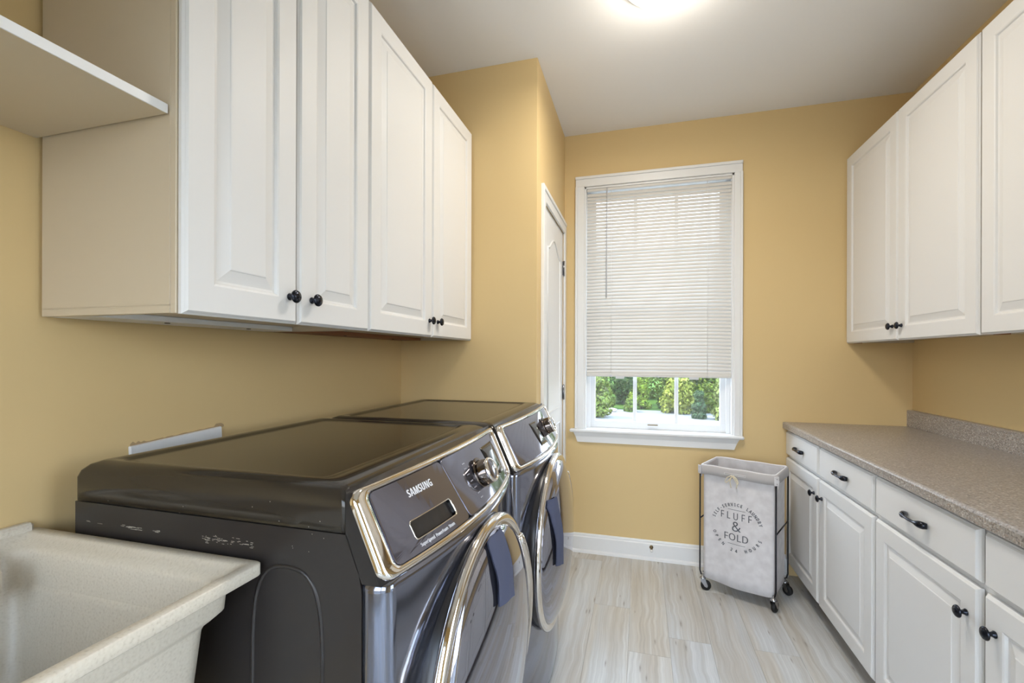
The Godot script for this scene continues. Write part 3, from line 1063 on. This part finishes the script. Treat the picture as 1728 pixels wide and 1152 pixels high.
func mark(z: float, s: float, w: float, h: float) -> ArrayMesh:
	return loft([console_loop(z, w * 0.5, s, h * 0.5, h * 0.3, 0.0055, 2), console_loop(z, w * 0.5, s, h * 0.5, h * 0.3, 0.0063, 2)], false, true, false, true)

func plate(z: float, hz: float, s: float, hs: float, h: float) -> ArrayMesh:
	var r := []
	for k in [[1.0, 0.003], [1.0, h], [0.5, h + 0.0002], [0.02, h + 0.0002]]:
		r.append(console_loop(z, hz * k[0], s, hs * k[0], 0.004 * k[0], k[1]))
	return loft(r, true, true, false, true)

func dial(face: Node, z: float, s: float) -> void:
	var n := Vector3(0.148, 0.066, 0).normalized()
	var down := Vector3(0.066, -0.148, 0).normalized()
	var o := part("dial", lathe([[0.043, 0.0], [0.043, 0.004], [0.040, 0.006], [0.036, 0.006]], 40), "dark_chrome", face)
	o.transform = Transform3D(Basis(down, n, down.cross(n)), console(z, s, 0.005))
	part("dial_grip", lathe([[0.036, 0.005], [0.0345, 0.010], [0.033, 0.030], [0.031, 0.034]], 40), "dark_chrome", o)
	part("dial_ring", lathe([[0.0335, 0.029], [0.0325, 0.036], [0.029, 0.039], [0.0265, 0.0375], [0.0262, 0.034]], 40), "chrome", o)
	part("dial_cap", lathe([[0.0265, 0.035], [0.024, 0.0365], [0.012, 0.0375], [0.0, 0.038]], 40), "fascia", o)

# ---------------------------------------------------------------- sink
func build_sink() -> void:
	var x0 := XL + 0.004
	var x1 := -0.645
	var z0 := -0.661
	var z1 := -0.05
	var cx := (x0 + x1) * 0.5
	var cz := (z0 + z1) * 0.5
	var hx := (x1 - x0) * 0.5
	var hz := (z1 - z0) * 0.5
	var yr := 0.934
	var s := thing("utility_sink", "off-white plastic laundry tub with a broad rim beside the washer", "sink", Vector3(cx, 0, cz))
	var rings := []
	for k in [[0.075, 0.58, 0.03], [0.058, 0.835, 0.03], [0.052, 0.85, 0.03], [0.045, 0.856, 0.03], [0.034, 0.868, 0.026], [0.032, 0.905, 0.024], [0.028, 0.912, 0.02], [0.001, 0.9125, 0.012], [0.0, 0.914, 0.012], [0.0, 0.932, 0.012], [0.002, yr, 0.011], [0.020, yr, 0.012], [0.024, yr - 0.002, 0.014], [0.034, yr - 0.014, 0.02], [0.045, yr - 0.018, 0.03], [0.049, yr - 0.03, 0.035], [0.068, 0.62, 0.05], [0.085, 0.60, 0.06], [0.2, 0.595, 0.02]]:
		var ring := PackedVector3Array()
		for p in rrect(hx - k[0], hz - k[0], k[2], 5, 4):
			ring.append(Vector3(p.x, k[1], -p.y))
		rings.append(ring)
	part("tub", loft(rings, true, true, true, true), "sink_plastic", s)
	# faucet deck along the wall
	part("back_lip", box(Vector3(x0, yr - 0.01, z0 + 0.012), Vector3(x0 + 0.022, yr + 0.016, z1 - 0.012), 0.005) , "sink_plastic", s, -s.position)
	part("faucet_deck", box(Vector3(x0 + 0.01, 0.87, -0.565), Vector3(-1.150, yr - 0.010, z1 - 0.06), 0.008), "sink_plastic", s, -s.position)
	part("soap_ledge", box(Vector3(x0 + 0.01, 0.86, -0.548), Vector3(-1.115, yr - 0.024, -0.30), 0.006), "sink_plastic", s, -s.position)
	for p in [Vector2(1, 1), Vector2(1, -1), Vector2(-1, 1), Vector2(-1, -1)]:
		part("leg", tube([Vector3(p.x * (hx - 0.09), 0, p.y * (hz - 0.09)), Vector3(p.x * (hx - 0.09), 0.6, p.y * (hz - 0.09))], [0.018, 0.024], 10), "sink_plastic", s)

# ---------------------------------------------------------------- hamper
func cloth_front(x: float, y: float) -> float:
	# how the canvas front stands off its plane: soft folds running down
	var t := clampf((0.66 - y) / 0.6, 0.0, 1.0)
	return -0.006 + 0.010 * sin(PI * t) * cos(x * 9.0) + 0.004 * sin(x * 31.0 + t * 2.0) * t + 0.006 * sin(x * 17.0 + 1.0) * t * t

func build_hamper() -> void:
	var h := thing("laundry_hamper", "canvas laundry hamper on casters with round lettering, below the window's right end", "hamper", Vector3(0.553, 0, -2.783), deg_to_rad(-26.2))
	var hx := 0.188
	var hz := 0.138
	# wire frame
	var frame := new_st(true)
	for sx in [-1.0, 1.0]:
		for sz in [-1.0, 1.0]:
			add_loft(frame, tube_rings([Vector3(sx * hx, 0.672, sz * hz), Vector3(sx * hx, 0.11, sz * hz), Vector3(sx * (hx - 0.006), 0.085, sz * (hz - 0.004))], 0.0042, 8), true, true, true)
		for y in [0.40, 0.672]:
			add_loft(frame, tube_rings([Vector3(sx * hx, y, -hz), Vector3(sx * hx, y, hz)], 0.0036, 8), true, true, true)
	for sz in [-1.0, 1.0]:
		add_loft(frame, tube_rings([Vector3(-hx, 0.672, sz * hz), Vector3(hx, 0.672, sz * hz)], 0.0036, 8), true, true, true)
	for sz in [-1.0, 1.0]:
		add_loft(frame, tube_rings([Vector3(-hx + 0.006, 0.092, sz * (hz - 0.03)), Vector3(hx - 0.006, 0.092, sz * (hz - 0.03))], 0.0036, 8), true, true, true)
	part("wire_frame", done(frame), "black_metal", h)
	# canvas bag: outside up, over the hem, inside down
	var rings := []
	var levels := [0.075, 0.12, 0.18, 0.25, 0.32, 0.39, 0.46, 0.53, 0.60, 0.652]
	for y in levels:
		rings.append(bag_ring(hx - 0.010, hz - 0.010, y, true))
	part("bag", loft(rings, true, true, true, false, false), "canvas", h)
	var inner := []
	for y in [0.694, 0.60, 0.45, 0.30, 0.12]:
		inner.append(bag_ring(hx - 0.016, hz - 0.016, y, true, 0.7))
	part("lining", loft(inner, true, true, false, true, false), "canvas", h)
	var hem := []
	for k in [[0.008, 0.648], [-0.005, 0.650], [-0.006, 0.67], [-0.005, 0.692], [-0.001, 0.699], [0.008, 0.699], [0.014, 0.692]]:
		var ring := PackedVector3Array()
		for p in rrect(hx - k[0], hz - k[0], 0.018, 4, 10):
			ring.append(Vector3(p.x, k[1] + 0.0015 * sin(p.x * 40.0), -p.y))
		hem.append(ring)
	part("hem_band", loft(hem, true), "canvas_band", h)
	var edge := []
	for p in rrect(hx - 0.004, hz - 0.004, 0.018, 4, 10):
		edge.append(Vector3(p.x, 0.699 + 0.0015 * sin(p.x * 40.0), -p.y))
	edge.append(edge[0])
	part("rim_piping", tube(edge, 0.0034, 6), "piping", h)
	# corner straps
	for sx in [-1.0, 1.0]:
		var cs := part("corner_strap", box(Vector3(-0.012, -0.022, -0.003), Vector3(0.012, 0.024, 0.003), 0.0025), "canvas", h, Vector3(sx * (hx + 0.003), 0.672, hz + 0.003), Vector3(0, sx * PI / 4, 0))
		for y in [-0.012, 0.012]:
			part("snap", lathe([[0.0022, 0.0], [0.002, 0.001], [0.0, 0.0014]], 8), "nickel", cs, Vector3(0, y, 0.003), Vector3(PI / 2, 0, 0))
	for sx in [-1.0, 1.0]:
		part("side_tab", box(Vector3(-0.002, -0.03, -0.016), Vector3(0.002, 0.012, 0.016), 0.001), "canvas", h, Vector3(sx * (hx + 0.006), 0.655, hz - 0.03))
	# slit and bow on the hem
	var zf := hz + 0.0075
	var slit := [Vector3(-0.058, 0.676, zf), Vector3(0.048, 0.676, zf), Vector3(0.048, 0.669, zf), Vector3(-0.058, 0.669, zf), Vector3(-0.058, 0.676, zf)]
	part("slit_binding", tube(slit, 0.0014, 5), "piping", h)
	var bow := new_st(true)
	for b in [[Vector3(-0.020, 0.667, 0), Vector3(-0.042, 0.655, 0.014), Vector3(-0.050, 0.634, 0.016), Vector3(-0.044, 0.626, 0.014), Vector3(-0.030, 0.645, 0.012), Vector3(-0.016, 0.666, 0.004)], [Vector3(-0.014, 0.667, 0), Vector3(0.008, 0.657, 0.014), Vector3(0.018, 0.637, 0.016), Vector3(0.012, 0.627, 0.014), Vector3(0.0, 0.645, 0.012), Vector3(-0.016, 0.664, 0.004)], [Vector3(-0.018, 0.665, 0.004), Vector3(-0.026, 0.640, 0.014), Vector3(-0.021, 0.604, 0.008)], [Vector3(-0.012, 0.665, 0.004), Vector3(0.014, 0.640, 0.015), Vector3(0.006, 0.606, 0.010)]]:
		var c := Curve3D.new()
		for i in b.size():
			var p: Vector3 = b[i] + Vector3(0, 0, zf)
			var t: Vector3 = (b[mini(i + 1, b.size() - 1)] - b[maxi(i - 1, 0)]) * 0.2
			c.add_point(p, -t, t)
		var pts := []
		var n := int(c.get_baked_length() / 0.006) + 2
		for i in n:
			pts.append(c.sample_baked(c.get_baked_length() * i / (n - 1)))
		add_loft(bow, tube_rings(pts, 0.0023, 6), true, true, true)
	part("drawstring_bow", done(bow), "cord", h)
	# lettering printed on the canvas
	var sur := func(x: float, y: float, d: float) -> Vector3: return Vector3(x, y, hz - 0.010 + cloth_front(x, y) + 0.0012 + d)
	var ink := new_st()
	var cy := 0.388
	text_append(ink, "F L U F F", 0.036, false, func(x, y, d): return sur.call(x * 0.86 - 0.004, cy + 0.060 + y, d))
	text_append(ink, "&", 0.050, false, func(x, y, d): return sur.call(x, cy + 0.006 + y, d))
	text_append(ink, "FOLD", 0.036, false, func(x, y, d): return sur.call(x * 1.06 - 0.002, cy - 0.052 + y, d))
	for y in [cy + 0.094, cy - 0.088]:
		for k in 8:
			var xa := -0.044 + 0.011 * k
			var xb := xa + 0.011
			q(ink, sur.call(xa, y - 0.0011, 0.0004), sur.call(xb, y - 0.0011, 0.0004), sur.call(xb, y + 0.0011, 0.0004), sur.call(xa, y + 0.0011, 0.0004))
	for word in [["SELF-SERVICE LAUNDRY", 1.0, 142.0], ["OPEN 24 HOURS", -1.0, 136.0]]:
		var s: String = word[0]
		var up: float = word[1]
		for i in s.length():
			if s[i] == " ":
				continue
			var t := float(i) / (s.length() - 1) - 0.5
			var a := deg_to_rad(t * float(word[2]))
			var r := 0.122
			text_append(ink, s[i], 0.0165, true, func(x, y, d):
				var p := Vector2(x * 0.85, y).rotated(-a * up) + Vector2(sin(a) * r, cos(a) * r * up)
				return sur.call(p.x, cy + p.y, d))
	part("lettering", done(ink), "ink", h)
	# casters
	for sx in [-1.0, 1.0]:
		for sz in [-1.0, 1.0]:
			var c := Node3D.new()
			c.name = "caster"
			h.add_child(c, true)
			c.position = Vector3(sx * (hx - 0.012), 0, sz * (hz - 0.010))
			c.rotation.y = 0.5 * sx + 0.9 * sz
			part("stem_plate", lathe([[0.0, 0.062], [0.016, 0.062], [0.017, 0.066], [0.012, 0.072], [0.006, 0.074], [0.005, 0.088], [0.0, 0.088]], 16), "nickel", c)
			for k in [-1.0, 1.0]:
				part("fork", prism(PackedVector2Array([Vector2(-0.012, 0.064), Vector2(0.012, 0.064), Vector2(0.026, 0.028), Vector2(0.022, 0.018), Vector2(0.010, 0.022), Vector2(-0.010, 0.050)]), k * 0.013 - 0.001, k * 0.013 + 0.001), "nickel", c)
			part("wheel", lathe([[0.006, -0.010], [0.024, -0.010], [0.027, -0.006], [0.027, 0.006], [0.024, 0.010], [0.006, 0.010]], 24), "rubber", c, Vector3(0.016, 0.027, 0), Vector3(PI / 2, 0, 0))

func bag_ring(hx: float, hz: float, y: float, folds: bool, amount := 1.0) -> PackedVector3Array:
	var ring := PackedVector3Array()
	for p in rrect(hx, hz, 0.022, 5, 14):
		var v := Vector3(p.x, y, -p.y)
		var edge := 1.0 - pow(absf(p.x) / hx, 4.0)
		if v.z > hz - 0.024:
			v.z += cloth_front(p.x, y) * edge * amount
		elif v.z < -hz + 0.024:
			v.z -= cloth_front(-p.x, y) * edge * amount
		else:
			var t := clampf((0.66 - y) / 0.6, 0.0, 1.0)
			v.x += signf(p.x) * (-0.008 * sin(PI * t) * (1.0 - pow(p.y / hz, 2.0)))
		if y < 0.1:
			v.y -= 0.014 * edge
		ring.append(v)
	return ring

# ---------------------------------------------------------------- small things
func build_small() -> void:
	# washer outlet box showing above the lid, with ragged paint around it
	var b := thing("outlet_box", "white washer outlet box set in the wall behind the washer lid", "outlet box", Vector3(XL, 0.8985, -0.985))
	part("cover", box(Vector3(0.0005, -0.04, -0.131), Vector3(0.010, 0.178, 0.131), 0.002), "trim_white", b, Vector3.ZERO, Vector3(deg_to_rad(3.0), 0, 0))
	var st := new_st()
	var r := RandomNumberGenerator.new()
	r.seed = 4
	var n := 40
	var prev := 0.004
	for i in n:
		var za := lerpf(-0.850, -1.120, float(i) / n)
		var zb := lerpf(-0.850, -1.120, float(i + 1) / n)
		var big := 0.009 if i < 5 or i > 34 else 0.002
		var hgt := 0.0015 + r.randf() * big
		var ya := 1.0768 - (za + 0.985) * 0.0524
		var yb := 1.0768 - (zb + 0.985) * 0.0524
		q(st, Vector3(XL + 0.0018, ya - 0.004, za), Vector3(XL + 0.0018, yb - 0.004, zb), Vector3(XL + 0.0008, yb + hgt, zb), Vector3(XL + 0.0008, ya + prev, za))
		prev = hgt
	part("torn_paint_edge", done(st), "drywall", b, -b.position)
	# spring door stop on the baseboard
	var d := thing("door_stop", "small brass door stop screwed to the white baseboard", "door stop", Vector3(0.07, 0.083, ZB + 0.014))
	part("base", lathe([[0.012, 0.0], [0.012, 0.003], [0.006, 0.007]], 16), "brass", d, Vector3.ZERO, Vector3(PI / 2, 0, 0))
	var sp := []
	for i in 97:
		var a := TAU * i / 12.0
		sp.append(Vector3(cos(a) * 0.0055, sin(a) * 0.0055, 0.005 + 0.05 * i / 96.0))
	part("spring", tube(sp, 0.0014, 6), "brass", d)
	part("tip", lathe([[0.0, 0.054], [0.007, 0.055], [0.008, 0.058], [0.008, 0.066], [0.005, 0.070], [0.0, 0.071]], 16), "trim_white", d, Vector3.ZERO, Vector3(PI / 2, 0, 0))

func build_lamp() -> void:
	var at := Vector3(0.082, YC, -1.86)
	var l := thing("ceiling_lamp", "round white glass flush ceiling lamp, lit", "lamp", at)
	part("mounting_ring", lathe([[0.0, -0.0205], [0.150, -0.0205], [0.156, -0.018], [0.158, -0.010], [0.150, -0.0005], [0.0, -0.0005]], 48), "trim_white", l)
	var prof := []
	for i in 13:
		var a := PI / 2 * i / 12.0
		prof.append([0.130 * sin(a), -0.021 - 0.078 * cos(a)])
	part("glass_shade", lathe(prof, 48), "lamp_glow", l)
	var o := AreaLight3D.new()          # the underside of the shade
	o.name = "lamp_light"
	o.light_color = LAMP
	o.light_energy = 1.55
	o.area_size = Vector2(0.26, 0.26)
	o.area_range = 12.0
	o.area_attenuation = 2.0
	o.shadow_enabled = true
	l.add_child(o)
	o.position = Vector3(0, -0.112, 0)
	o.rotation.x = -PI / 2
	var side := OmniLight3D.new()       # its round sides
	side.name = "lamp_side_light"
	side.light_color = LAMP
	side.light_energy = 0.21
	side.light_size = 0.13
	side.omni_range = 12.0
	side.omni_attenuation = 2.0
	side.shadow_enabled = true
	l.add_child(side)
	side.position = Vector3(0, -0.075, 0)

# ---------------------------------------------------------------- outside
func build_outside() -> void:
	var g := struct("ground", box(Vector3(-150, -3.3, -150), Vector3(150, -3.0, 40), 0), "pavement", "pale sunlit pavement outside the window")
	struct("lawn", box(Vector3(-150, -2.999, -150), Vector3(150, -2.985, -38.3), 0), "grass", "green grass under the trees outside")
	var kinds := [
		[-2.95, -33.0, 3.6, 1.0, Color(0.15, 0.22, 0.05), "green bushy tree at the left edge of the window view"],
		[-1.35, -42.0, 5.4, 1.5, Color(0.055, 0.105, 0.035), "dark green tree left of the first window bar"],
		[0.08, -39.1, 5.2, 0.95, Color(0.17, 0.28, 0.04), "slender bright green tree right of the first window bar"],
		[2.75, -37.2, 3.1, 1.45, Color(0.24, 0.29, 0.06), "yellow-green rounded bush behind the second window bar"],
		[3.95, -34.2, 1.9, 0.55, Color(0.05, 0.10, 0.05), "small dark green shrub right of the yellow-green bush"],
		[5.7, -34.0, 3.1, 1.0, Color(0.19, 0.25, 0.075), "olive green rounded tree at the right edge of the window view"],
		[-4.6, -42.5, 5.6, 1.5, Color(0.10, 0.165, 0.03), "mid green tree behind the left bushy tree"],
		[2.9, -42.6, 6.0, 1.7, Color(0.13, 0.19, 0.04), "leafy green tree behind the yellow-green bush"],
		[7.3, -41.0, 5.0, 1.8, Color(0.12, 0.18, 0.045), "rounded green tree behind the olive tree"],
		[-0.75, -36.9, 1.0, 0.5, Color(0.10, 0.17, 0.035), "low green bush in front of the dark tree, near the first window bar"],
		[1.88, -39.8, 1.5, 0.55, Color(0.08, 0.14, 0.03), "low dark bush between the slender tree and the yellow-green bush"],
		[5.1, -38.0, 2.2, 0.8, Color(0.10, 0.16, 0.03), "low green bush between the yellow-green bush and the olive tree"],
		[-2.7, -38.6, 1.6, 0.75, Color(0.11, 0.18, 0.035), "low green bush behind the pale boulder"],
		[-6.2, -48.0, 8.5, 2.5, Color(0.13, 0.20, 0.03), "light green tall tree farther back at the left edge"],
		[0.2, -48.5, 9.5, 2.6, Color(0.15, 0.22, 0.035), "tall green tree behind the slender bright one"],
		[6.6, -48.0, 9.0, 2.6, Color(0.12, 0.20, 0.03), "tall green tree behind the second window bar"],
		[13.2, -48.0, 9.0, 2.6, Color(0.15, 0.23, 0.04), "tall pale green tree farther back at the right edge"],
		[-10.0, -57.0, 13.0, 3.2, Color(0.12, 0.18, 0.05), "tallest background tree at the far left of the view"],
		[-2.6, -57.0, 13.5, 3.2, Color(0.14, 0.20, 0.055), "tallest background tree above the dark green tree"],
		[4.8, -57.0, 13.0, 3.2, Color(0.13, 0.19, 0.05), "tallest background tree between the window bars"],
		[12.2, -57.0, 13.5, 3.2, Color(0.15, 0.21, 0.06), "tallest background tree above the olive tree"],
	]
	var i := 0
	for k in kinds:
		tree(Vector3(k[0], -3.0, k[1]), k[2], k[3], k[4], k[5], 100 + i)
		i += 1
	var r := RandomNumberGenerator.new()
	r.seed = 9
	for s in [[-2.15, -36.4, 0.26, "pale boulder beside the left bushy tree outside"]]:
		var rings := []
		for a in 7:
			var ring := PackedVector3Array()
			var ph := PI * a / 6.0
			for b in 12:
				var th := TAU * b / 12.0
				var rr := 1.0 + 0.18 * sin(th * 3.0 + a) + 0.08 * cos(th * 5.0)
				ring.append(Vector3(sin(ph) * cos(th) * rr * 1.5, cos(ph) * 0.7 + 0.5, -sin(ph) * sin(th) * rr) * s[2])
			rings.append(ring)
		var o := part("boulder", loft(rings, true), "stone", self, Vector3(s[0], -3.0, s[1]))
		tag(o, s[3], "rock")

func tree(at: Vector3, height: float, radius: float, tone: Color, label: String, seed_: int) -> void:
	var t := thing("tree", label, "tree", at, 0.0, "trees outside the window")
	var r := RandomNumberGenerator.new()
	r.seed = seed_
	part("trunk", tube([Vector3.ZERO, Vector3(0.1, height * 0.3, 0.05), Vector3(-0.05, height * 0.75, 0)], [0.05 * radius + 0.06, 0.04 * radius + 0.04, 0.03], 8), "bark", t)
	var st := new_st()
	var blobs := []
	for i in 44:
		var y := r.randf_range(0.03, 0.93)
		var spread := radius * 0.88 * sqrt(maxf(0.05, 1.0 - pow((y - 0.22) / 0.78, 2.0)))
		var a := r.randf() * TAU
		var d := sqrt(r.randf()) * spread * 0.8
		blobs.append([Vector3(cos(a) * d, y * height, sin(a) * d), r.randf_range(0.26, 0.46) * radius])
	var count := int(3600.0 + 1300.0 * radius)
	for i in count:
		var b: Array = blobs[i % blobs.size()]
		var n := Vector3(r.randfn(), r.randfn(), r.randfn()).normalized()
		var p: Vector3 = b[0] + n * float(b[1]) * r.randf_range(0.75, 1.06)
		if p.y < 0.05:
			p.y = 0.05 + r.randf() * 0.2
		var nn := (n + Vector3(r.randfn(), r.randfn(), r.randfn()) * 0.45).normalized()
		var u := nn.cross(Vector3(r.randfn(), r.randfn(), r.randfn())).normalized()
		var v := nn.cross(u)
		var s := r.randf_range(0.07, 0.17) * (0.7 + 0.25 * radius)
		var c := tone * r.randf_range(0.3, 1.15)
		c = c.lerp(Color(tone.g * 1.15, tone.g * 1.05, tone.b), r.randf() * 0.35)
		c.a = 1.0
		st.set_color(c)
		q(st, p - u * s, p - v * s * 0.6, p + u * s, p + v * s * 0.6)
	var f := part("foliage", done(st), "leaf", t)
	f.set_meta("kind", "stuff")
